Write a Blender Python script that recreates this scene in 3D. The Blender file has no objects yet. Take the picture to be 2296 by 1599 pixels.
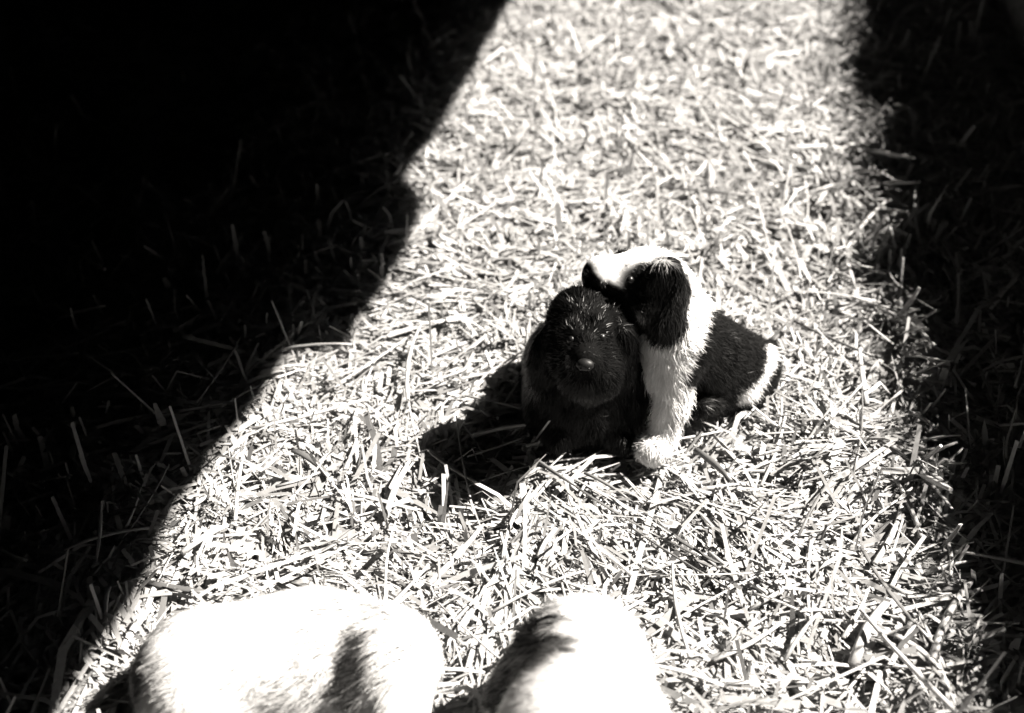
import bpy, math, random
import numpy as np
from mathutils import Vector, Matrix

random.seed(11)
rng = np.random.default_rng(11)
sc = bpy.context.scene
C = sc.collection

# ------------------------------------------------------------------ camera
FPX, CX, CY = 2547.0, 1148.0, 799.5          # focal length and centre in photo units (2296 wide)
PITCH = math.radians(35.0)
CAM = np.array([0.0, 0.0, 0.80])
cam_d = bpy.data.cameras.new('camera')
cam = bpy.data.objects.new('camera', cam_d)
C.objects.link(cam)
cam.location = CAM
cam.rotation_euler = (math.pi / 2 - PITCH, 0, 0)
cam_d.sensor_width = 36.0
cam_d.lens = 36.0 * FPX / 2296.0
cam_d.clip_start, cam_d.clip_end = 0.02, 200.0
cam_d.dof.use_dof = True
cam_d.dof.focus_distance = 1.13
cam_d.dof.aperture_fstop = 3.5
cam_d.dof.aperture_blades = 7
sc.camera = cam

# ------------------------------------------------------------------ light
SUN_EL, SUN_AZ = math.radians(48.5), math.radians(80.0)   # azimuth clockwise from +Y
SUN = np.array([math.cos(SUN_EL) * math.sin(SUN_AZ), math.cos(SUN_EL) * math.cos(SUN_AZ), math.sin(SUN_EL)])
w = bpy.data.worlds.new('World'); sc.world = w; w.use_nodes = True
nt = w.node_tree; nt.nodes.clear()
sky = nt.nodes.new('ShaderNodeTexSky'); sky.sky_type = 'NISHITA'; sky.sun_disc = False
sky.sun_elevation = SUN_EL; sky.sun_rotation = SUN_AZ
bw = nt.nodes.new('ShaderNodeRGBToBW')
bg = nt.nodes.new('ShaderNodeBackground'); bg.inputs['Strength'].default_value = 0.05
wo = nt.nodes.new('ShaderNodeOutputWorld')
nt.links.new(sky.outputs[0], bw.inputs[0]); nt.links.new(bw.outputs[0], bg.inputs['Color'])
nt.links.new(bg.outputs[0], wo.inputs[0])
sd = bpy.data.lights.new('sun', 'SUN'); sd.energy = 5.0; sd.angle = math.radians(0.53); sd.color = (1.0, 0.935, 0.855)
so = bpy.data.objects.new('sun', sd); C.objects.link(so)
so.rotation_euler = Vector(SUN).to_track_quat('Z', 'Y').to_euler()
vs = sc.view_settings
vs.view_transform = 'Standard'; vs.look = 'None'; vs.gamma = 1.0; vs.use_curve_mapping = False
vs.exposure = 2.4
sc.render.engine = 'CYCLES'
sc.cycles.max_bounces = 5
sc.cycles.diffuse_bounces = 1
sc.cycles.use_denoising = True
sc.cycles.denoiser = 'OPENIMAGEDENOISE'

# ------------------------------------------------------------------ helpers
cp, sp = math.cos(PITCH), math.sin(PITCH)
def ray(px, py):
    a, b = (px - CX) / FPX, -(py - CY) / FPX
    return np.array([a, cp + b * sp, -sp + b * cp])
def at(px, py, Y):                     # point on the sight line at ground distance Y
    d = ray(px, py); return CAM + d * (Y / d[1])
def gnd(px, py, z=0.0):                # point on the sight line at height z
    d = ray(px, py); return CAM + d * ((z - CAM[2]) / d[2])

def link(name, me, parent=None, **props):
    o = bpy.data.objects.new(name, me); C.objects.link(o)
    if parent is not None: o.parent = parent
    for k, v in props.items(): o[k] = v
    return o
def mesh_np(name, V, F, mats=(), smooth=False):
    """V (n,3); F a list of (m,k) integer arrays"""
    me = bpy.data.meshes.new(name)
    if not isinstance(F, (list, tuple)): F = [F]
    F = [f for f in F if len(f)]
    me.vertices.add(len(V)); me.vertices.foreach_set('co', np.ascontiguousarray(V, dtype=np.float32).ravel())
    tot = np.concatenate([np.full(len(f), f.shape[1]) for f in F])
    li = np.concatenate([f.ravel() for f in F])
    me.loops.add(len(li)); me.loops.foreach_set('vertex_index', li.astype(np.int32))
    me.polygons.add(len(tot))
    st = np.concatenate([[0], np.cumsum(tot)[:-1]])
    me.polygons.foreach_set('loop_start', st.astype(np.int32))
    me.polygons.foreach_set('loop_total', tot.astype(np.int32))
    if smooth: me.polygons.foreach_set('use_smooth', np.ones(len(tot), dtype=bool))
    me.update(calc_edges=True); me.validate()
    for m in mats: me.materials.append(m)
    return me
def set_tone(me, t):                   # t: grey value per vertex
    ca = me.color_attributes.new('tone', 'FLOAT_COLOR', 'POINT')
    t = np.asarray(t, dtype=np.float32)
    ca.data.foreach_set('color', np.stack([t, t, t, np.ones_like(t)], 1).ravel())

# ---- smooth value noise on the plane
_perm = rng.random((64, 64))
def vnoise(x, y, f, ox=0.0, oy=0.0):
    x = np.asarray(x) * f + 31.7 + ox; y = np.asarray(y) * f + 17.3 + oy
    xi, yi = np.floor(x).astype(int), np.floor(y).astype(int)
    u, v = x - xi, y - yi; u = u * u * (3 - 2 * u); v = v * v * (3 - 2 * v)
    g = lambda a, b: _perm[a % 64, b % 64]
    return (g(xi, yi) * (1 - u) + g(xi + 1, yi) * u) * (1 - v) + (g(xi, yi + 1) * (1 - u) + g(xi + 1, yi + 1) * u) * v
def relief(x, y):
    return (vnoise(x, y, 3.1) - .5) * .034 + (vnoise(x, y, 9., 5, 2) - .5) * .020 + (vnoise(x, y, 26., 1, 9) - .5) * .013

# ------------------------------------------------------------------ materials
def mat(name, build):
    m = bpy.data.materials.new(name); m.use_nodes = True
    n = m.node_tree; n.nodes.clear(); out = n.nodes.new('ShaderNodeOutputMaterial')
    build(n, out); return m
def principled(n, color, rough, spec=0.3):
    p = n.nodes.new('ShaderNodeBsdfPrincipled')
    if color is not None: p.inputs['Base Color'].default_value = (color, color, color, 1)
    p.inputs['Roughness'].default_value = rough
    p.inputs['Specular IOR Level'].default_value = spec
    return p
def noise_tone(n, lo, hi, scale, detail=6):
    tc = n.nodes.new('ShaderNodeTexCoord'); nz = n.nodes.new('ShaderNodeTexNoise')
    nz.inputs['Scale'].default_value = scale; nz.inputs['Detail'].default_value = detail
    mr = n.nodes.new('ShaderNodeMapRange'); mr.inputs[1].default_value = .3; mr.inputs[2].default_value = .7
    mr.inputs[3].default_value = lo; mr.inputs[4].default_value = hi
    n.links.new(tc.outputs['Object'], nz.inputs['Vector']); n.links.new(nz.outputs['Fac'], mr.inputs[0])
    return mr, nz
def b_straw(n, out):
    a = n.nodes.new('ShaderNodeAttribute'); a.attribute_name = 'tone'
    mr, nz = noise_tone(n, .85, 1.1, 160, 3)
    mx = n.nodes.new('ShaderNodeMath'); mx.operation = 'MULTIPLY'
    n.links.new(a.outputs['Fac'], mx.inputs[0]); n.links.new(mr.outputs[0], mx.inputs[1])
    p = principled(n, None, .5, .35); n.links.new(mx.outputs[0], p.inputs['Base Color'])
    t = n.nodes.new('ShaderNodeBsdfTranslucent'); n.links.new(mx.outputs[0], t.inputs['Color'])
    ms = n.nodes.new('ShaderNodeMixShader'); ms.inputs[0].default_value = .25
    n.links.new(p.outputs[0], ms.inputs[1]); n.links.new(t.outputs[0], ms.inputs[2])
    n.links.new(ms.outputs[0], out.inputs[0])
M_straw = mat('straw', b_straw)
def b_stalk(lo, hi):
    def f(n, out):
        oi = n.nodes.new('ShaderNodeObjectInfo')
        mr, nz = noise_tone(n, .8, 1.1, 90, 4)
        r = n.nodes.new('ShaderNodeMapRange'); r.inputs[3].default_value = lo; r.inputs[4].default_value = hi
        n.links.new(oi.outputs['Random'], r.inputs[0])
        mx = n.nodes.new('ShaderNodeMath'); mx.operation = 'MULTIPLY'
        n.links.new(r.outputs[0], mx.inputs[0]); n.links.new(mr.outputs[0], mx.inputs[1])
        p = principled(n, None, .4, .45); n.links.new(mx.outputs[0], p.inputs['Base Color'])
        n.links.new(p.outputs[0], out.inputs[0])
    return f
M_stalk = mat('straw_stem', b_stalk(.30, .42))
M_stalk_grey = mat('weathered_stem', b_stalk(.07, .13))
def b_earth(n, out):
    mr, nz = noise_tone(n, .10, .26, 60)
    p = principled(n, None, .9, .1); n.links.new(mr.outputs[0], p.inputs['Base Color'])
    bp = n.nodes.new('ShaderNodeBump'); bp.inputs['Strength'].default_value = .6; bp.inputs['Distance'].default_value = .01
    n.links.new(nz.outputs['Fac'], bp.inputs['Height']); n.links.new(bp.outputs[0], p.inputs['Normal'])
    n.links.new(p.outputs[0], out.inputs[0])
M_earth = mat('trodden_straw_floor', b_earth)
def b_wood(n, out):
    mr, nz = noise_tone(n, .025, .06, 7)
    p = principled(n, None, .9, .1); n.links.new(mr.outputs[0], p.inputs['Base Color'])
    n.links.new(p.outputs[0], out.inputs[0])
M_wood = mat('weathered_wood', b_wood)
def b_coat(n, out):
    a = n.nodes.new('ShaderNodeAttribute'); a.attribute_name = 'tone'
    p = principled(n, None, .8, .02); n.links.new(a.outputs['Fac'], p.inputs['Base Color'])
    n.links.new(p.outputs[0], out.inputs[0])
M_coat = mat('puppy_coat', b_coat)
def b_hair(n, out):
    a = n.nodes.new('ShaderNodeAttribute'); a.attribute_name = 'tone'
    p = principled(n, None, .38, .10); n.links.new(a.outputs['Fac'], p.inputs['Base Color'])
    n.links.new(p.outputs[0], out.inputs[0])
M_hair = mat('puppy_hair', b_hair)
def b_nose(n, out):
    mr, nz = noise_tone(n, .003, .009, 900, 2)
    p = principled(n, None, .5, .22); n.links.new(mr.outputs[0], p.inputs['Base Color'])
    bp = n.nodes.new('ShaderNodeBump'); bp.inputs['Strength'].default_value = .25; bp.inputs['Distance'].default_value = .0006
    n.links.new(nz.outputs['Fac'], bp.inputs['Height']); n.links.new(bp.outputs[0], p.inputs['Normal'])
    n.links.new(p.outputs[0], out.inputs[0])
M_nose = mat('wet_nose', b_nose)
M_eye = mat('dark_eye', lambda n, out: n.links.new(principled(n, .004, .35, .25).outputs[0], out.inputs[0]))
M_claw = mat('claw', lambda n, out: n.links.new(principled(n, .4, .4, .4).outputs[0], out.inputs[0]))

# ------------------------------------------------------------------ added shade roof and walls, unseen; opening cut to shape the sunlit strip
ROOF_Z = 1.30
def up(p, z): return p + SUN * ((z - p[2]) / SUN[2])
def prism(name, pts, z0, z1, m, **props):
    n = len(pts)
    V = np.array([[p[0], p[1], z0] for p in pts] + [[p[0], p[1], z1] for p in pts])
    bm_f = [tuple(range(n))[::-1], tuple(range(n, 2 * n))] + [(i, (i + 1) % n, n + (i + 1) % n, n + i) for i in range(n)]
    me = bpy.data.meshes.new(name); me.from_pydata([tuple(v) for v in V], [], bm_f); me.update(); me.materials.append(m)
    return link(name, me, **props)
X0, X1, Y0, Y1 = -3.0, 4.5, -2.0, 6.0
left_px = [(1290, -290), (1200, -110), (1098, 82), (1060, 160), (1015, 228), (985, 290), (942, 345), (908, 390), (900, 420), (950, 445), (930, 500),
           (905, 560), (868, 640), (822, 700), (795, 762), (652, 786), (615, 840), (590, 890), (535, 955), (485, 1010),
           (462, 1065), (400, 1130), (365, 1200), (335, 1290), (290, 1360), (200, 1480), (120, 1600), (20, 1800)]
left_w = [up(gnd(x, y, .0), ROOF_Z) for x, y in left_px]
left_w.append(left_w[-1] + np.array([-.12, -.55, 0]))
far_y = left_w[0][1]
near_y = left_w[-1][1]
right_x = 1.85
roof_pts = [np.array([X0, far_y])] + [p[:2] for p in left_w] + [np.array([X0, near_y])]
prism('added_shade_roof', roof_pts[::-1], ROOF_Z, ROOF_Z + .03, M_wood, kind='structure')
prism('added_shade_roof', [np.array(p) for p in [(X0, far_y), (X1, far_y), (X1, Y1), (X0, Y1)]], ROOF_Z + .001, ROOF_Z + .031, M_wood, kind='structure')
prism('added_shade_roof', [np.array(p) for p in [(X0, Y0), (X1, Y0), (X1, near_y), (X0, near_y)]], ROOF_Z + .002, ROOF_Z + .032, M_wood, kind='structure')
prism('added_shade_roof', [np.array(p) for p in [(right_x - .30, near_y), (X1, near_y), (X1, far_y), (right_x + .50, far_y)]], ROOF_Z + .003, ROOF_Z + .033, M_wood, kind='structure')
for (a, b) in [((X0 - .1, Y0), (X0, Y1)), ((X1, Y0), (X1 + .1, Y1)), ((X0 - .1, Y1), (X1 + .1, Y1 + .1)), ((X0 - .1, Y0 - .1), (X1 + .1, Y0))]:  # added walls that keep sky light out of the shade
    prism('added_shade_wall', [np.array(p) for p in [(a[0], a[1]), (b[0], a[1]), (b[0], b[1]), (a[0], b[1])]], -.1, ROOF_Z + .2, M_wood, kind='structure')

# added upper roof and walls, unseen, narrowing the sky light to a shaft
ROOF2 = 7.5
sh = SUN[:2] * ((ROOF2 - ROOF_Z) / SUN[2])
hx0, hx1 = min(p[0] for p in left_w), right_x + .30
a2, b2 = left_w[-1][:2] + sh + np.array([-.12, -.12]), left_w[0][:2] + sh + np.array([-.12, .12])
c2, d2 = np.array([right_x + .50, far_y]) + sh + np.array([-.15, .12]), np.array([right_x - .30, near_y]) + sh + np.array([-.15, -.12])
prism('added_shade_roof', [np.array([X0 - .05, a2[1]]), a2, b2, np.array([X0 - .05, b2[1]])], ROOF2, ROOF2 + .05, M_wood, kind='structure')
prism('added_shade_roof', [d2, np.array([X1 + 8, d2[1]]), np.array([X1 + 8, c2[1]]), c2], ROOF2 + .001, ROOF2 + .051, M_wood, kind='structure')
prism('added_shade_roof', [np.array(p) for p in [(X0, b2[1]), (X1 + 8, b2[1]), (X1 + 8, Y1 + 1), (X0, Y1 + 1)]], ROOF2 + .002, ROOF2 + .052, M_wood, kind='structure')
prism('added_shade_roof', [np.array(p) for p in [(X0, Y0 - 1), (X1 + 8, Y0 - 1), (X1 + 8, a2[1]), (X0, a2[1])]], ROOF2 + .003, ROOF2 + .053, M_wood, kind='structure')
for (a, b) in [((X0 - .2, Y0 - 1), (X0 - .1, Y1 + 1)), ((X1 + 8, Y0 - 1), (X1 + 8.1, Y1 + 1)), ((X0 - .2, Y1 + 1), (X1 + 8.1, Y1 + 1.1)), ((X0 - .2, Y0 - 1.1), (X1 + 8.1, Y0 - 1))]:
    prism('added_shade_wall', [np.array(p) for p in [(a[0], a[1]), (b[0], a[1]), (b[0], b[1]), (a[0], b[1])]], -.1, ROOF2 + .2, M_wood, kind='structure')

# added straw bank, out of view at right: top shaped to throw ragged shade
right_px = [(1890, -230), (1915, -120), (1890, -60), (1935, 10), (1928, 90), (1893, 150), (1905, 205), (1940, 240), (1985, 272), (1960, 310), (1945, 350), (1950, 400), (1985, 450), (2003, 490),
            (1975, 560), (1945, 600), (2000, 632), (2045, 655), (2072, 735), (2085, 800), (2080, 900), (2105, 960), (2095, 1020),
            (2118, 1080), (2128, 1160), (2130, 1230), (2180, 1290), (2180, 1350), (2160, 1420), (2190, 1500), (2220, 1600)]
G = np.array([gnd(x, y, .005) for x, y in right_px])
u_dir = np.array([math.sin(math.radians(11)), math.cos(math.radians(11)), 0]); n_dir = np.array([u_dir[1], -u_dir[0], 0])
off = (G @ n_dir).mean() + .30
prof = []
for g in G:
    t = (off - g @ n_dir) / (SUN @ n_dir); q = g + SUN * t; prof.append((q @ u_dir, q[2]))
prof.sort()
us = np.array([p[0] for p in prof]); zs = np.array([p[1] for p in prof])
UU = np.concatenate([[us[0] - .5], np.linspace(us[0], us[-1], 160), [us[-1] + 1.5]])
ZZ = np.interp(UU, us, zs) + np.concatenate([[0], rng.normal(0, .006, 160) + (vnoise(UU[1:-1], 0 * UU[1:-1], 22.) - .5) * .05, [0]])
V, F = [], []
rows = [(0.0, 0.0, 0), (0.0, .0, 1), (.10, .02, 1), (.45, -.05, 1), (.5, 0.0, 0)]
for k, (dn, dz, top) in enumerate(rows):
    for uu, zz in zip(UU, ZZ):
        p = u_dir * uu + n_dir * (off + dn); V.append((p[0], p[1], (zz + dz) if top else -.05))
m_ = len(UU)
for k in range(len(rows) - 1):
    for i in range(m_ - 1): F.append((k * m_ + i, k * m_ + i + 1, (k + 1) * m_ + i + 1, (k + 1) * m_ + i))
bank = link('added_shade_bank', mesh_np('added_shade_bank', np.array(V), np.array(F), [M_earth]), kind='structure')

# ------------------------------------------------------------------ straw
def off_axes(d, roll):
    """unit side vectors for directions d, turned by roll about d"""
    up_ = np.array([0, 0, 1.0]); s = np.cross(d, up_); s /= np.linalg.norm(s, axis=1, keepdims=True) + 1e-9
    n = np.cross(s, d)
    return s * np.cos(roll)[:, None] + n * np.sin(roll)[:, None], n
def ribbons(P, d, L, W, roll, bend):
    n = len(P); s, nn = off_axes(d, roll)
    V = np.empty((n, 6, 3)); side = rng.normal(0, .035, n)
    t1 = np.where(rng.random(n) < .45, rng.uniform(.05, .4, n), rng.uniform(.7, 1, n)); mid = rng.uniform(-.22, .22, n)
    for k, (t, wk, bk) in enumerate([(-.5, .85, 0), (mid, 1, 1), (.5, t1, 0)]):
        c = P + d * (L * t)[:, None] + nn * (bend * L * bk)[:, None] + s * (side * L * bk)[:, None]
        V[:, 2 * k] = c - s * (W * wk / 2)[:, None]; V[:, 2 * k + 1] = c + s * (W * wk / 2)[:, None]
    b = (np.arange(n) * 6)[:, None]
    F = np.concatenate([b + np.array([0, 1, 3, 2]), b + np.array([2, 3, 5, 4])])
    return V.reshape(-1, 3), F

# floor sheet with the relief of the bedding
gx = np.concatenate([[X0 - .05], np.linspace(-1.8, 2.4, 150), [X1 + .05]]); gy = np.concatenate([[Y0 - .05], np.linspace(.1, 4.6, 150), [Y1 + .05]])
GX, GY = np.meshgrid(gx, gy, indexing='ij'); GZ = relief(GX, GY) - .022
idx = np.arange(GX.size).reshape(GX.shape)
Fq = np.stack([idx[:-1, :-1], idx[1:, :-1], idx[1:, 1:], idx[:-1, 1:]], -1).reshape(-1, 4)
ground = link('ground', mesh_np('ground', np.stack([GX, GY, GZ], -1).reshape(-1, 3), Fq, [M_earth], True), kind='structure')

def lit_width(y):                      # side limits of the sunlit strip on the ground
    return -0.50 + .19 * (y - .6), .47 + .19 * (y - .6)
def scatter(n, y0, y1, inside):
    y = y0 + (y1 - y0) * rng.random(n)
    hw = .16 + .50 * y
    x = (rng.random(n) * 2 - 1) * (hw + .1)
    a, b = lit_width(y); m = (x > a - .15) & (x < b + .15)
    m = m if inside else ~m
    return x[m], y[m]
def chaff(n, y0, y1, inside, Lm, Wm, top=False):
    x, y = scatter(n, y0, y1, inside); n = len(x)
    L = np.clip(rng.lognormal(math.log(Lm), .55, n), .008, .16)
    W = np.clip(rng.lognormal(math.log(Wm), .4, n), .0011, .009)
    az = np.where(rng.random(n) < .5, rng.random(n) * math.pi * 2, .5 + (vnoise(x, y, 6.5, 3, 17) - .5) * 5 + rng.normal(0, .4, n))
    if top: L = np.clip(rng.lognormal(math.log(Lm), .35, n), .03, .24); az = .45 + (vnoise(x, y, 3.2, 21, 5) - .5) * 4.2 + rng.normal(0, .55, n)
    pit = rng.normal(0, .16, n); pit = np.where(rng.random(n) < .05, rng.normal(0, .7, n), pit)
    d = np.stack([np.cos(az) * np.cos(pit), np.sin(az) * np.cos(pit), np.sin(pit)], 1)
    depth = rng.random(n) ** 1.3
    if top: pit *= .35; d[:, 2] = np.sin(pit); depth = -rng.random(n) * .12
    pitmask = vnoise(x, y, 34., 3, 3) * .6 + vnoise(x, y, 80., 7, 1) * .4
    keep = ~((pitmask < .06 + .42 * vnoise(x, y, 11., 8, 6)) & (depth < .7))
    z = relief(x, y) + .004 - depth * .024 + np.abs(np.sin(pit)) * L * .3
    roll = rng.normal(0, .36, n)
    P = np.stack([x, y, z], 1)
    tone = np.clip(rng.normal(.33, .06, n) * (.85 + .3 * vnoise(x, y, 40., 11, 4)), .12, .44); dk = rng.random(n) < .08; tone[dk] *= .5
    return [q[keep] for q in (P, d, L, W, roll, np.where(rng.random(n) < .25, rng.normal(0, .16, n), rng.normal(0, .04, n)), tone)]
packs = [chaff(170000, .40, 1.35, True, .030, .0034), chaff(160000, 1.35, 2.1, True, .036, .0042),
         chaff(150000, 2.1, 3.9, True, .044, .0050), chaff(60000, .40, 3.3, False, .045, .0030), chaff(150000, .40, 1.7, True, .012, .0017), chaff(7500, .40, 3.3, True, .085, .0034, True), chaff(2500, .40, 3.3, False, .085, .0034, True)]
contact = [(1190, 960), (1252, 990), (1300, 988), (1345, 992), (1385, 995), (1425, 1012), (1462, 1032), (1490, 1020), (1545, 925), (1580, 926), (1620, 927),
           (1665, 915), (1705, 905), (1740, 875), (330, 1470), (320, 1540), (450, 1650), (1015, 1480), (1120, 1520), (1500, 1015)]
cpt = np.array([gnd(a, b)[:2] for a, b in contact]); ci = rng.integers(0, len(cpt), 900)
cx, cy_ = (cpt[ci] + rng.normal(0, .012, (900, 2))).T; ca = rng.random(900) * 6.283; cpi = np.abs(rng.normal(.12, .25, 900))
packs.append([np.stack([cx, cy_, relief(cx, cy_) + .006 + rng.random(900) * .008], 1), np.stack([np.cos(ca) * np.cos(cpi), np.sin(ca) * np.cos(cpi), np.sin(cpi)], 1),
              rng.uniform(.015, .05, 900), rng.uniform(.0014, .0034, 900), rng.normal(0, .5, 900), rng.normal(0, .08, 900), rng.normal(.34, .04, 900)])
P, d, L, W, roll, bend, tone = [np.concatenate(q) for q in zip(*packs)]
print('chaff', len(P))
V, F = ribbons(P, d, L, W, roll, bend)
me = mesh_np('loose_straw', V, F, [M_straw]); set_tone(me, np.repeat(tone, 6))
link('loose_straw', me, ground, kind='stuff')

# tufts on the added bank, kept dark to bounce little light
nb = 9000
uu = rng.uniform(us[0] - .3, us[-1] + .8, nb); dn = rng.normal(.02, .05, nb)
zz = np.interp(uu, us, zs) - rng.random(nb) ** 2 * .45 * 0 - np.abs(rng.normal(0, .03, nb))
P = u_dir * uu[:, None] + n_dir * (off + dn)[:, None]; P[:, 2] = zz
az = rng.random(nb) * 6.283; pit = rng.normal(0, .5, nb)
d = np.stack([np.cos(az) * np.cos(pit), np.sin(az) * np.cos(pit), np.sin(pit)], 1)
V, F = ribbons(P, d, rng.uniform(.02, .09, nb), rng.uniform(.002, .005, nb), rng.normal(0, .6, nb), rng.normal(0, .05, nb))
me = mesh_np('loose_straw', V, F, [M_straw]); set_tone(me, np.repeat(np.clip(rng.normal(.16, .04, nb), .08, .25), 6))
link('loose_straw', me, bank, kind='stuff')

# single stalks: tube meshes shared between them
stalk_cache = {}
def stalk_data(k, ratio, m):
    key = (k, round(ratio), m.name)
    if key in stalk_cache: return stalk_cache[key]
    r_ = random.Random(k); segs, sides = 4, 6; V, F = [], []
    bend, kink = r_.uniform(-.05, .05), r_.uniform(-.02, .03); flat = 1.0 if k % 3 == 0 else .35
    for i in range(segs + 1):
        t = i / segs; rr = (1.0 - .3 * t) * (1.2 if i == 2 else 1)
        for j in range(sides):
            a = 2 * math.pi * j / sides
            V.append((t, 4 * bend * t * (1 - t) + rr * math.cos(a) * .5 / ratio, 4 * kink * t * (1 - t) + rr * math.sin(a) * .5 * flat / ratio))
    for i in range(segs):
        for j in range(sides): F.append((i * 6 + j, i * 6 + (j + 1) % 6, (i + 1) * 6 + (j + 1) % 6, (i + 1) * 6 + j))
    F.append(tuple(range(5, -1, -1))); F.append(tuple(range(segs * 6, segs * 6 + 6)))
    me = bpy.data.meshes.new('straw_stalk'); me.from_pydata(V, [], F); me.update(); me.materials.append(m)
    me.polygons.foreach_set('use_smooth', [True] * (segs * 6) + [False, False])
    stalk_cache[key] = me
    return me
n_stalk = 0
def stalk(a, b, width, m=None):
    global n_stalk
    a, b = Vector(a), Vector(b); v = b - a; Ln = v.length
    ratio = max(8, min(64, 2 ** round(math.log2(max(Ln / width, 8)))))
    me = stalk_data(random.randrange(6), ratio, m or M_stalk)
    o = link('straw_stalk', me, ground)
    q = v.to_track_quat('X', 'Z'); o.rotation_euler = q.to_euler(); o.location = a; o.scale = (Ln,) * 3
    n_stalk += 1
def on(x, y, z=.012):
    g = gnd(x, y, .0); return gnd(x, y, float(relief(g[0], g[1])) + z)
named = [  # long stalks of the photograph, ends in photo units
 (1190,1020,1292,1090,.0040,1),(1292,1092,1480,1205,.0036,1),(1480,1205,1670,1312,.0036,1),(1370,1150,1640,1322,.0035,1),(1320,1088,1568,1244,.0030,0),
 (1895,932,2098,1064,.0042,1),(1819,1211,1819,1405,.0040,0),(1928,1221,2094,1443,.0036,1),(2042,1433,2184,1495,.0062,1),
 (1914,1491,1994,1343,.0090,0),(1890,1429,1947,1320,.0050,0),(1682,1367,1833,1296,.0060,0),(2124,1211,2127,1310,.0048,0),(2075,1287,2193,1256,.0040,0),
 (2089,1325,2202,1353,.0040,0),(1961,1263,2023,1135,.0055,0),(1909,1220,2041,1107,.0040,0),(1690,1330,1815,1380,.0035,0),
 (423,1142,565,1064,.0060,0),(565,961,830,892,.0045,0),(771,1054,800,976,.0050,0),(864,1157,918,1034,.0050,0),(658,1010,737,1069,.0070,1),
 (408,1240,511,1177,.0060,0),(619,784,796,772,.0030,0),(800,738,796,789,.0030,0),(143,779,344,679,.0060,0),(271,826,339,828,.0040,0),(285,1177,315,1093,.0045,0),
 (143,1231,359,1182,.0050,0),(656,608,658,720,.0025,0),(639,745,705,720,.0040,0),(243,1316,360,1270,.0042,0),(243,1316,237,1395,.0042,0),(328,1306,466,1328,.0070,1),
 (176,1444,206,1505,.0045,0),(273,1462,337,1364,.0080,0),(1000,1111,1184,1044,.0035,0),(1193,1044,1368,1028,.0042,0),(1336,1047,1295,1120,.0038,0),
 (1158,1142,1126,1250,.0055,0),(1247,1184,1206,1247,.0045,0),(914,1047,869,1161,.0050,0),(1440,1085,1568,1130,.0030,0),(1126,1250,1340,1330,.0035,0),
 (680,420,870,345,.0040,0),(780,350,868,282,.0035,0),(810,455,890,405,.0040,0),(1780,720,1960,800,.0035,1),(1660,760,1760,740,.0030,1),(1480,990,1650,960,.003,0),
 (620,1090,760,1040,.0045,0),(700,1180,900,1130,.0040,0),(960,1310,1080,1180,.0050,0),(1080,1330,1360,1310,.0040,0),(1010,1400,1140,1250,.0045,0),(1560,1090,1740,1030,.0035,0),
 (1500,1340,1660,1400,.0050,0),(1600,1480,1760,1390,.0060,0),(1440,1290,1600,1240,.004,0),(1970,690,2060,740,.0035,0),(2030,920,2100,960,.006,0),
 (2090,1480,2180,1300,.0060,0),(2120,1500,2060,1370,.0055,0),(1960,1560,2050,1400,.0075,0),(2000,1420,2110,1500,.0050,0),(1760,1480,1850,1360,.0050,0),
 (1310,1060,1420,1128,.0034,1),(1420,1128,1660,1290,.0034,1),(1560,1010,1640,1080,.0060,1),(1290,1075,1500,1205,.0045,0),(1590,1240,1720,1330,.0045,0),(1740,880,1880,960,.0040,0),(1330,1400,1450,1340,.0045,0),(960,1010,1075,1085,.0032,0),(1180,1000,1292,962,.0030,0),(1396,1032,1500,1046,.0028,0),(1558,932,1650,922,.0028,0),(1376,992,1388,960,.0050,0),(1240,1000,1262,955,.0045,0),
 (1700,905,1668,940,.0030,0),(1676,900,1750,960,.0035,0),(1745,960,1752,890,.0030,0),(900,640,1010,600,.0035,0),(1830,300,1870,420,.0035,0)]
for (a, b, c, e, wd, g) in named:
    if g and wd > .0069: stalk(on(a, b, .012), on(c, e, .02), wd, M_stalk_grey)
    else: stalk(on(a, b, .012 + random.random() * .008), on(c, e, .012 + random.random() * .012), wd, M_stalk_grey if g else M_stalk)
# straws that lean out of the right-hand edge into the dark
for _ in range(34):
    y = random.uniform(180, 1250); x = 1925 + (y - 90) * .165 + random.uniform(-10, 20); a = random.gauss(.1, .75)
    ln = random.uniform(40, 95)
    stalk(on(x - 20, y, .01), gnd(x + ln * math.cos(a), y + ln * math.sin(a), random.uniform(.02, .06)), random.uniform(.0028, .0065))
while n_stalk < 300:
    y = .42 + random.random() ** 1.6 * 1.5
    a, b = lit_width(y); x = random.uniform(a - .25, b + .1)
    az = random.uniform(0, math.pi); ln = random.uniform(.05, .17); dx, dy = math.cos(az) * ln / 2, math.sin(az) * ln / 2
    z = .010 + random.random() * .010
    stalk((x - dx, y - dy, float(relief(x - dx, y - dy)) + z), (x + dx, y + dy, float(relief(x + dx, y + dy)) + z + random.uniform(-.004, .014)),
          random.uniform(.0022, .0048), M_stalk_grey if random.random() < .12 else M_stalk)

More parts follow.
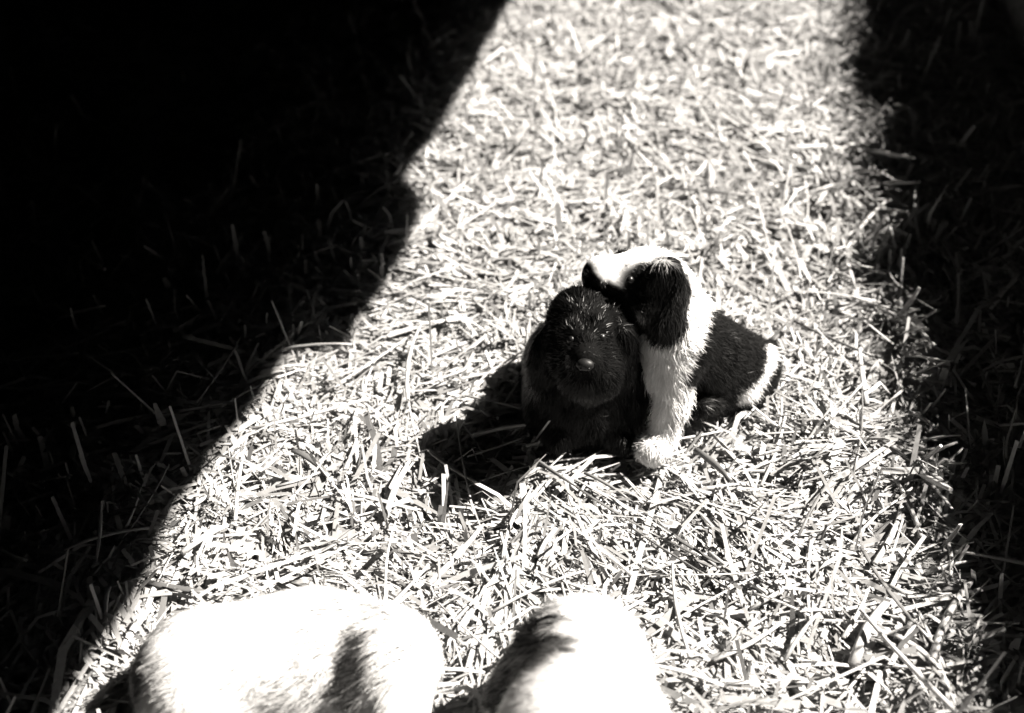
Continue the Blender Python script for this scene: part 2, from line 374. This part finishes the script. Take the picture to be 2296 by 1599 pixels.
# ------------------------------------------------------------------ puppies: bodies grown as one blended surface
def sdf_capsule(X, a, b, ra, rb):
    ab = b - a; t = np.clip(((X - a) @ ab) / (ab @ ab), 0, 1)
    return np.linalg.norm(X - a - t[..., None] * ab, axis=-1) - (ra + (rb - ra) * t)
def sdf_ell(X, c, r, R=None):
    q = X - c
    if R is not None: q = q @ R
    k0 = np.linalg.norm(q / r, axis=-1); k1 = np.linalg.norm(q / (r * r), axis=-1)
    return k0 * (k0 - 1) / np.maximum(k1, 1e-6)
def smin(a, b, k):
    h = np.clip(.5 + .5 * (b - a) / k, 0, 1); return b * (1 - h) + a * h - k * h * (1 - h)
def surface_nets(Fv, o, h):
    s = Fv < 0; n = np.array(Fv.shape)
    acc = np.zeros(tuple(n - 1) + (3,)); cnt = np.zeros(tuple(n - 1))
    cor = [(i, j, k) for i in (0, 1) for j in (0, 1) for k in (0, 1)]
    sl = lambda A, c: A[c[0]:n[0] - 1 + c[0], c[1]:n[1] - 1 + c[1], c[2]:n[2] - 1 + c[2]]
    for c in cor:
        for ax in range(3):
            if c[ax]: continue
            e = list(c); e[ax] = 1
            fa, fb = sl(Fv, c), sl(Fv, e); m = (fa < 0) != (fb < 0)
            t = np.where(m, fa / np.where(m, fa - fb, 1), 0)
            for q in range(3): acc[..., q] += np.where(m, c[q] + (t if q == ax else 0), 0)
            cnt += m
    act = cnt > 0; ids = -np.ones(act.shape, int); ids[act] = np.arange(act.sum())
    base = np.argwhere(act)
    V = o + h * (base + acc[act] / cnt[act][:, None])
    quads = []
    for ax in range(3):
        u, v = (ax + 1) % 3, (ax + 2) % 3
        s0 = [slice(1, -1)] * 3; s1 = [slice(1, -1)] * 3
        s0[ax] = slice(0, -1); s1[ax] = slice(1, None)
        for flip in (False, True):
            m = (s[tuple(s0)] & ~s[tuple(s1)]) if not flip else (~s[tuple(s0)] & s[tuple(s1)])
            loc = np.argwhere(m)
            if not len(loc): continue
            loc[:, u] += 1; loc[:, v] += 1
            def cell(du, dv):
                q = loc.copy(); q[:, u] -= du; q[:, v] -= dv; return ids[q[:, 0], q[:, 1], q[:, 2]]
            Q = np.stack([cell(1, 1), cell(0, 1), cell(0, 0), cell(1, 0)], 1)
            if flip: Q = Q[:, ::-1]
            quads.append(Q[(Q >= 0).all(1)])
    return V, np.concatenate(quads)

class Pup:
    def __init__(self): self.pr = []
    def cap(self, a, b, ra, rb, k=.012): self.pr.append(('c', np.array(a, float), np.array(b, float), ra, rb, k))
    def ball(self, c, r, k=.012): c = np.array(c, float); self.pr.append(('e', c, np.array([r] * 3 if np.isscalar(r) else r, float), None, 0, k))
    def ell(self, c, r, R, k=.012): self.pr.append(('e', np.array(c, float), np.array(r, float), R, 0, k))
    def dent(self, c, r, k=.006): self.pr.append(('d', np.array(c, float), r, None, 0, k))
    def build(self, h=.0032):
        lo, hi = np.full(3, 1e9), np.full(3, -1e9)
        for p in self.pr:
            if p[0] == 'c':
                r = max(p[3], p[4]); lo = np.minimum(lo, np.minimum(p[1], p[2]) - r); hi = np.maximum(hi, np.maximum(p[1], p[2]) + r)
            elif p[0] == 'e': r = p[2].max(); lo = np.minimum(lo, p[1] - r); hi = np.maximum(hi, p[1] + r)
        lo -= .02; hi += .02; n = np.ceil((hi - lo) / h).astype(int)
        ax = [lo[i] + h * np.arange(n[i]) for i in range(3)]
        X = np.stack(np.meshgrid(*ax, indexing='ij'), -1); D = np.full(X.shape[:3], 1.0)
        for p in self.pr:
            if p[0] == 'c': f = sdf_capsule(X, *p[1:5])
            elif p[0] == 'e': f = sdf_ell(X, p[1], p[2], p[3])
            else:
                f = -(np.linalg.norm(X - p[1], axis=-1) - p[2]); D = -smin(-D, -f, p[5]); continue
            D = smin(D, f, p[5])
        return surface_nets(D, lo, h)
def sstep(a, b, x): t = np.clip((x - a) / (b - a), 0, 1); return t * t * (3 - 2 * t)
def near(X, c, r, soft=.006): return 1 - sstep(r - soft, r + soft, np.linalg.norm(X - np.array(c), axis=-1))
def seg_near(X, a, b, r, soft=.005): return 1 - sstep(r - soft, r + soft, sdf_capsule(X, np.array(a), np.array(b), 0., 0.))
def vor(X, f, s=0):                    # cheap 3-D wobble for ragged coat borders
    return (np.sin(X[:, 0] * f + s) * np.sin(X[:, 1] * f * 1.3 + 2 * s) + np.sin(X[:, 2] * f * 1.1 + 3 * s) * np.sin(X[:, 0] * f * .7 + X[:, 1] * f)) * .5
def make_puppy(pup, label, tone_f, flow_f, len_f, n_hair, hair_w, h=.0032, lay=.2, fly_dark=.015):
    V, Q = pup.build(h)
    root = link('puppy', None, label=label, category='puppy', group='puppies in the straw')
    c = V.mean(0); c[2] = V[:, 2].min(); root.location = c
    V = V - c
    me = mesh_np('body', V, Q, [M_coat], True)
    N = np.empty(len(V) * 3, np.float32); me.vertex_normals.foreach_get('vector', N); N = N.reshape(-1, 3)
    set_tone(me, tone_f(V + c))
    body = link('body', me, root)
    # hair
    a, b, cc, dd = V[Q[:, 0]], V[Q[:, 1]], V[Q[:, 2]], V[Q[:, 3]]
    area = np.linalg.norm(np.cross(cc - a, dd - b), axis=1); pr = area / area.sum()
    fi = rng.choice(len(Q), n_hair, p=pr); s, t = rng.random(n_hair), rng.random(n_hair)
    wts = [(1 - s) * (1 - t), s * (1 - t), s * t, (1 - s) * t]
    R = sum(w_[:, None] * V[Q[fi, k]] for k, w_ in enumerate(wts)); Nn = sum(w_[:, None] * N[Q[fi, k]] for k, w_ in enumerate(wts))
    Nn /= np.linalg.norm(Nn, axis=1, keepdims=True) + 1e-9
    Rw = R + c
    fl = flow_f(Rw); fl = fl / (np.linalg.norm(fl, axis=1, keepdims=True) + 1e-9)
    # locks: neighbouring hairs lean alike
    ph = np.stack([vor(Rw, 170, 1), vor(Rw, 190, 2.2), vor(Rw, 150, 4.1)], 1)
    fl = fl + ph * .40 + rng.normal(0, .22, fl.shape)
    T = fl - (fl * Nn).sum(1, keepdims=True) * Nn; T /= np.linalg.norm(T, axis=1, keepdims=True) + 1e-9
    L = len_f(Rw) * rng.uniform(.6, 1.2, n_hair)
    th = tone_f(Rw); pale = th > .15; th0 = th
    lift = np.clip(lay + rng.normal(0, .12, n_hair), .08, 1.0)
    fly = rng.random(n_hair) < np.where(pale, .05, fly_dark); lift[fly] += .45; L[fly] *= 1.25
    d0 = T * np.cos(lift)[:, None] + Nn * np.sin(lift)[:, None]
    d1 = T * np.cos(lift * .3)[:, None] + Nn * np.sin(lift * .3)[:, None] + np.array([0, 0, -.15]); d1 /= np.linalg.norm(d1, axis=1, keepdims=True)
    S = np.cross(T, Nn); p0 = R - Nn * .0008; p1 = p0 + d0 * (L * .5)[:, None]; p2 = p1 + d1 * (L * .5)[:, None]
    wv = (hair_w * rng.uniform(.7, 1.3, n_hair))[:, None]
    HV = np.stack([p0 - S * wv * .5, p0 + S * wv * .5, p1 - S * wv * .4, p1 + S * wv * .4, p2], 1).reshape(-1, 3)
    bse = (np.arange(n_hair) * 5)[:, None]
    hm = mesh_np('fur', HV, [bse + np.array([0, 1, 3, 2]), bse + np.array([2, 3, 4])], [M_hair], True)
    tv = tone_f(Rw) * rng.uniform(.8, 1.12, n_hair); set_tone(hm, np.repeat(np.clip(tv, .002, .75), 5))
    nv = Nn * .8 + S * (rng.normal(0, .40, n_hair) * np.where(pale, .3, 1))[:, None] + ph * np.where(pale, .06, .35)[:, None] + rng.normal(0, .08, Nn.shape); nv /= np.linalg.norm(nv, axis=1, keepdims=True)
    hm.normals_split_custom_set_from_vertices(np.repeat(nv, 5, axis=0))
    link('fur', hm, root, kind='stuff')
    return root, c
def blob(name, root, c, r, m, R=None, sub=3):
    import bmesh
    bm = bmesh.new(); bmesh.ops.create_icosphere(bm, subdivisions=sub, radius=1.0)
    M = Matrix.Diagonal((*r, 1)); 
    if R is not None: M = Matrix(R.tolist()).to_4x4() @ M
    bm.transform(M); me = bpy.data.meshes.new(name); bm.to_mesh(me); bm.free(); me.materials.append(m)
    me.polygons.foreach_set('use_smooth', [True] * len(me.polygons))
    o = link(name, me, root); o.location = Vector(c) - root.location
    return o
def nose(root, c, fwd, s):
    """nose leather with two nostrils, looking along fwd"""
    f = Vector(fwd).normalized(); R = np.array(f.to_track_quat('Y', 'Z').to_matrix())
    o = blob('nose', root, c, (s, s * .7, s * .72), M_nose, R)
    for sx in (-1, 1):
        n_ = blob('nostril', root, np.array(c) + R @ np.array([sx * s * .45, s * .55, -s * .05]), (s * .18, s * .2, s * .24), M_eye, R, 2)
        n_.parent = o; n_.location = Vector(R @ np.array([sx * s * .45, s * .56, -s * .05]))
def rot_cols(x, y, z): return np.stack([x, y, z], 1)
def basis(long_axis, flat_axis):
    a = np.array(long_axis, float); a /= np.linalg.norm(a); f = np.array(flat_axis, float); f -= (f @ a) * a; f /= np.linalg.norm(f)
    return rot_cols(a, np.cross(f, a), f)

# --- the black puppy sitting with its face to the camera
A = Pup()
ah = lambda px, py, Y: at(px, py, Y + .012)
A.ball(ah(1305, 744, .970), .0375)                                   # cranium
A.ball(ah(1302, 714, .978), .032)
A.cap(ah(1316, 765, .943), ah(1313, 806, .908), .020, .0165, .014)     # bridge
A.cap(ah(1318, 805, .945), ah(1322, 840, .917), .033, .0245, .012)   # muzzle
A.ball(ah(1297, 850, .918), .019, .008); A.ball(ah(1346, 848, .918), .0205, .008)
A.ball(ah(1324, 874, .926), .0155)                                    # chin
A.ball(ah(1355, 806, .947), .021); A.ball(ah(1276, 810, .947), .021)  # cheeks
A.ball(ah(1284, 737, .942), .010); A.ball(ah(1342, 733, .942), .010)  # brows
A.dent(ah(1281, 763, .918), .006); A.dent(ah(1350, 758, .920), .006)
A.cap(ah(1264, 702, .972), ah(1250, 730, .965), .011, .010, .006)     # left ear
A.ell(ah(1230, 795, .955), np.array([.043, .021, .0095]), basis((-.35, 0, -1), (-.55, -1, .1)), .003)
A.cap(ah(1370, 705, .968), ah(1388, 735, .962), .011, .009, .006)     # right ear
A.ell(ah(1398, 802, .952), np.array([.041, .018, .0090]), basis((.10, 0, -1), (.65, -1, .1)), .003)
A.cap(at(1305, 820, 1.0), at(1305, 890, 1.005), .043, .053, .02)     # neck, chest
A.cap(at(1300, 890, 1.01), at(1285, 815, 1.085), .055, .058, .03)     # trunk to rump
A.cap(at(1262, 880, .985), at(1258, 972, .968), .023, .016); A.cap(at(1258, 972, .968), at(1252, 985, .955), .017, .016, .01)
A.cap(at(1362, 885, .985), at(1382, 972, .968), .024, .017); A.cap(at(1382, 972, .968), at(1385, 990, .956), .017, .015, .01)
A.cap(at(1390, 840, 1.0), at(1415, 930, .995), .030, .024, .02)       # flank
A.cap(at(1245, 880, 1.05), at(1222, 915, 1.01), .032, .019, .02); A.cap(at(1222, 915, 1.01), at(1212, 948, .985), .017, .013, .01)
A.cap(at(1240, 835, 1.1), at(1170, 850, 1.08), .012, .006, .012)     # tail
A_head = ah(1305, 760, .96); A_nose = ah(1312, 818, .8905)
def toneA(X): return np.full(len(X), .003)
def flowA(X):
    hd = np.linalg.norm(X - A_head, axis=1) < .062
    f = np.tile(np.array([0, .45, -1.0]), (len(X), 1))
    out = X - A_nose; f[hd] = out[hd] + np.array([0, 0, -.02])
    er = np.abs((X - A_head)[:, 0]) > .036; f[er] = np.array([0, -.1, -1.0]); return f
def lenA(X): return np.where(np.linalg.norm(X - A_nose, axis=1) < .022, .005, np.where(np.linalg.norm(X - A_head, axis=1) < .045, .0085, .013))
rA, cA = make_puppy(A, 'all black puppy sitting face on with another puppy\'s chin on its head', toneA, flowA, lenA, 70000, .0007, lay=.27, fly_dark=.004)
nose(rA, A_nose, (-.12, -1, -.28), .0088)
for e in (ah(1281, 762, .9285), ah(1349, 757, .9305)): blob('eye', rA, e, (.0046,) * 3, M_eye)

# --- the black and white puppy leaning over it
B = Pup()
bh = lambda px, py, Y: at(px, py, Y + .026)
B.ball(bh(1455, 638, 1.005), (.040, .042, .038))                      # cranium
B.cap(bh(1425, 636, .995), bh(1352, 620, .990), .034, .0225, .014)   # muzzle
B.cap(bh(1415, 690, .992), bh(1352, 648, .990), .020, .015, .010)    # jaw
B.ball(bh(1445, 680, .975), .026)                                    # near cheek
B.ball(bh(1420, 600, .985), .013)                                    # brow
BE0, BE1, BE2 = bh(1500, 606, .980), bh(1508, 670, .966), bh(1486, 722, .958)
B.cap(BE0, BE1, .014, .012, .006); B.ell(bh(1484, 650, .966), np.array([.036, .024, .010]), basis((.12, 0, -1), (0.1, -1, .1)), .005); B.cap(BE1, BE2, .0125, .0165, .003); B.ell(BE2, np.array([.0185, .0175, .010]), basis((1, 0, -.2), (0, -1, .3)), .004)
B.cap(bh(1400, 585, 1.04), bh(1385, 640, 1.045), .012, .012, .008)    # far ear
B.cap(at(1490, 670, 1.03), at(1515, 770, 1.02), .036, .043, .02)    # neck
B.cap(at(1540, 715, 1.035), at(1545, 760, 1.03), .028, .034, .02)      # ruff
B.cap(at(1510, 770, 1.005), at(1497, 825, .995), .040, .029, .016)        # chest
B.cap(at(1575, 795, 1.045), at(1660, 832, 1.085), .048, .045, .02)      # trunk
B.ball(at(1622, 855, 1.055), .040, .015)                                # belly
B.cap(at(1515, 815, .985), at(1507, 905, .966), .025, .0165, .008); B.cap(at(1507, 905, .966), at(1480, 990, .952), .0165, .0145, .008)
B.cap(at(1478, 992, .950), at(1462, 1014, .938), .0155, .0160, .008)    # paw
for dx, dy in ((-24, 1020), (-8, 1027), (10, 1027), (24, 1017)): B.ball(at(1462 + dx, dy - 3, .934), .0068, .003)
B.cap(at(1490, 850, 1.015), at(1482, 955, 1.0), .020, .013, .01)       # other foreleg, behind
B.cap(at(1482, 955, 1.0), at(1476, 968, .99), .014, .013, .01)
B.cap(at(1684, 815, 1.085), at(1666, 880, 1.045), .026, .018, .01)    # thigh
B.cap(at(1722, 794, 1.085), at(1668, 890, 1.027), .0105, .0115, .004)   # white band of the hind leg
B.cap(at(1650, 908, 1.035), at(1572, 906, 1.000), .013, .012, .004)      # hind foot, kept in the black coat tone to stand for belly shade
B.cap(at(1702, 862, 1.08), at(1692, 903, 1.04), .014, .011, .008)
B.cap(at(1715, 790, 1.11), at(1728, 775, 1.13), .011, .008, .012)      # tail
B_nose = bh(1322, 612, .984)
pa, pb, pc = at(1594, 675, 1.0), at(1536, 830, 1.0), at(1566, 755, 1.1)
pl = np.cross(pb - pa, pc - pa); pl /= np.linalg.norm(pl); pl = pl if pl[0] > 0 else -pl
def toneB(X):
    wob = vor(X, 260, .4) * .004 + vor(X, 700, 2) * .002
    wq = vor(X, 420, 1.7) * .003 + vor(X, 900, .3) * .002
    blk = sstep(-.0025, .0025, (X - pa) @ pl + wq)
    blk = np.maximum(blk, near(X + wob[:, None], bh(1462, 650, .958), .033))
    blk = np.maximum(blk, near(X + wob[:, None], bh(1490, 650, .975), .032))
    blk = np.maximum(blk, seg_near(X, BE0, BE1, .021)); blk = np.maximum(blk, seg_near(X, BE1, BE2, .0235, .002))
    blk = np.maximum(blk, near(X, bh(1440, 700, .97), .020))
    blk = np.maximum(blk, seg_near(X + wob[:, None], bh(1322, 632, .975), bh(1352, 668, .965), .013))
    blk = np.maximum(blk, seg_near(X + wob[:, None], bh(1352, 672, .965), bh(1430, 722, .965), .020))  # black jaw coat, also carrying the shade under the muzzle as colour
    blk = np.maximum(blk, near(X, bh(1484, 655, .960), .036))
    blk = np.maximum(blk, seg_near(X, bh(1392, 570, 1.04), bh(1385, 640, 1.06), .011))
    wht = seg_near(X + wob[:, None] * .8, at(1726, 788, 1.072), at(1666, 890, 1.015), .0105, .002)
    wht = np.maximum(wht, seg_near(X, at(1505, 900, .962), at(1460, 1020, .94), .028, .003))
    blk = blk * (1 - wht)
    ns = near(X, B_nose, .011, .003); blk = np.maximum(blk, ns)
    return .68 * (1 - blk) + .006 * blk
B_head = bh(1450, 640, 1.0)
def flowB(X):
    hd = np.linalg.norm(X - B_head, axis=1) < .062
    f = np.tile(np.array([.55, .35, -.8]), (len(X), 1)); out = X - B_nose
    f[hd] = out[hd]; leg = (X[:, 0] < at(1560, 900, .97)[0]) & (X[:, 2] < .10); f[leg] = np.array([.25, .05, -1.0])
    er = seg_near(X, BE0, BE2, .03) > .5; f[er] = np.array([-.1, -.1, -1.0]); return f
def lenB(X):
    l = np.where(np.linalg.norm(X - B_nose, axis=1) < .05, .004, np.where(np.linalg.norm(X - B_head, axis=1) < .055, .008, .014))
    return np.where(X[:, 2] < .03, .006, l)
rB, cB = make_puppy(B, 'black and white puppy sitting upright with its chin on the black puppy', toneB, flowB, lenB, 60000, .00075, lay=.33)
nose(rB, B_nose, (-1, -.25, .25), .0080)
blob('eye', rB, bh(1412, 628, .9625), (.0045,) * 3, M_eye)
for dx, dy in ((-26, 1027), (-8, 1035), (11, 1033), (25, 1023)): blob('claw', rB, at(1462 + dx, dy - 5, .929), (.0016, .0035, .0018), M_claw, None, 1)

# --- white puppy lying in the foreground, cut by the lower edge
D_ = Pup()
D_.cap(at(475, 1514, .62), at(700, 1489, .635), .056, .062, .03)
D_.ball(at(432, 1529, .615), .042, .03)
D_.cap(at(700, 1494, .63), at(850, 1484, .63), .052, .044, .03)
D_.ball(at(878, 1476, .625), .039, .02)                              # head
D_.cap(at(890, 1530, .60), at(905, 1690, .545), .031, .018, .014)     # muzzle
CE0, CE1 = at(815, 1444, .615), at(790, 1559, .585)
D_.cap(CE0, CE1, .012, .016, .008)                                     # near ear
D_.cap(at(940, 1440, .65), at(962, 1500, .63), .011, .012, .008)      # far ear
D_.cap(at(700, 1574, .60), at(740, 1704, .56), .024, .017, .014)       # foreleg
D_.cap(at(450, 1594, .59), at(520, 1674, .56), .034, .022, .02)        # hind leg
D_.cap(at(375, 1554, .61), at(325, 1614, .60), .014, .007, .012)       # tail
def toneC(X):
    wob = vor(X, 210, .4) * .006 + vor(X, 620, 2) * .003
    blk = seg_near(X + wob[:, None], at(812, 1442, .605), at(790, 1550, .575), .0165, .008)
    blk = np.maximum(blk, .9 * near(X + wob[:, None], at(888, 1500, .578), .015, .007))
    blk = np.maximum(blk, .85 * seg_near(X + wob[:, None], at(888, 1500, .578), at(940, 1500, .583), .008, .004))
    gry = near(X + wob[:, None], at(668, 1474, .572), .027, .012)
    blk = np.maximum(blk, .9 * near(X + wob[:, None], at(318, 1530, .6), .022, .008))  # dark fur at the left end, its shadow side put into the tone
    t = .55 * (1 - blk) + .02 * blk
    return t * (1 - .86 * gry)
C_head = at(885, 1462, .62)
def flowC(X): return np.tile(np.array([-.75, -.45, -.25]), (len(X), 1)) + vor(X, 60, 1)[:, None] * np.array([.3, 0, .5])
def lenC(X): return np.where(np.linalg.norm(X - CE0, axis=1) < .045, .020, .009)
rC, cC = make_puppy(D_, 'plump white puppy with a grey flank patch lying in the straw at lower left', toneC, flowC, lenC, 60000, .0006, .0036)
nose(rC, at(906, 1735, .530), (.05, -.9, -.35), .0105)
for e in (at(858, 1622, .566), at(938, 1622, .568)): blob('eye', rC, e, (.0058,) * 3, M_eye)

E = Pup()                                                               # seen from behind and above, facing the other two
E.ball(at(1305, 1470, .60), .0425)                                      # crown
E.cap(at(1312, 1450, .60), at(1312, 1450, .60) + np.array([.012, .055, -.030]), .034, .020, .014)   # muzzle, pointing away
E.ball(at(1376, 1518, .60), .031, .02)                                  # right cheek
DE0, DE1 = at(1215, 1445, .60), at(1158, 1545, .585)
E.cap(DE0, DE1, .017, .022, .008)                                       # dark ear
E.cap(at(1402, 1465, .61), at(1420, 1550, .60), .011, .012, .006)       # other ear
E.cap(at(1312, 1500, .585), at(1310, 1680, .50), .044, .060, .03)        # neck and shoulders
E.cap(at(1310, 1690, .50), at(1260, 1900, .40), .060, .055, .03)         # back
eg = at(1310, 1680, .50)
for sx in (-1, 1):
    E.cap(eg + np.array([.035 * sx, .0, -.02]), np.array([eg[0] + .04 * sx, eg[1] + .03, .02]), .026, .016, .014)
    eh = at(1260, 1900, .40); E.cap(eh + np.array([.03 * sx, .0, -.02]), np.array([eh[0] + .05 * sx, eh[1] + .03, .02]), .030, .018, .014)
E.cap(eh, eh + np.array([-.03, -.09, .0]), .016, .008, .012)
def toneD(X):
    wob = vor(X, 230, .9) * .006 + vor(X, 640, 1.3) * .003
    blk = seg_near(X + wob[:, None], at(1190, 1440, .590), at(1150, 1550, .570), .032, .007)
    blk = np.maximum(blk, .95 * near(X + wob[:, None], at(1240, 1516, .550), .034, .009))
    return .55 * (1 - blk) + .012 * blk
def flowD(X): return np.tile(np.array([-.55, .1, -.8]), (len(X), 1)) + vor(X, 60, 1)[:, None] * np.array([.3, 0, .3])
def lenD(X): return np.where(seg_near(X, DE0, DE1, .04) > .5, .020, .009)
rD, cD = make_puppy(E, 'white puppy with one black ear seen from behind, right of the lying puppy', toneD, flowD, lenD, 50000, .0006, .0036)
en = at(1312, 1450, .60) + np.array([.014, .074, -.034])
nose(rD, en, (.15, 1, -.4), .0105)
for sx in (-1, 1): blob('eye', rD, at(1312, 1450, .60) + np.array([.006 + .020 * sx, .040, -.004]), (.0052,) * 3, M_eye)
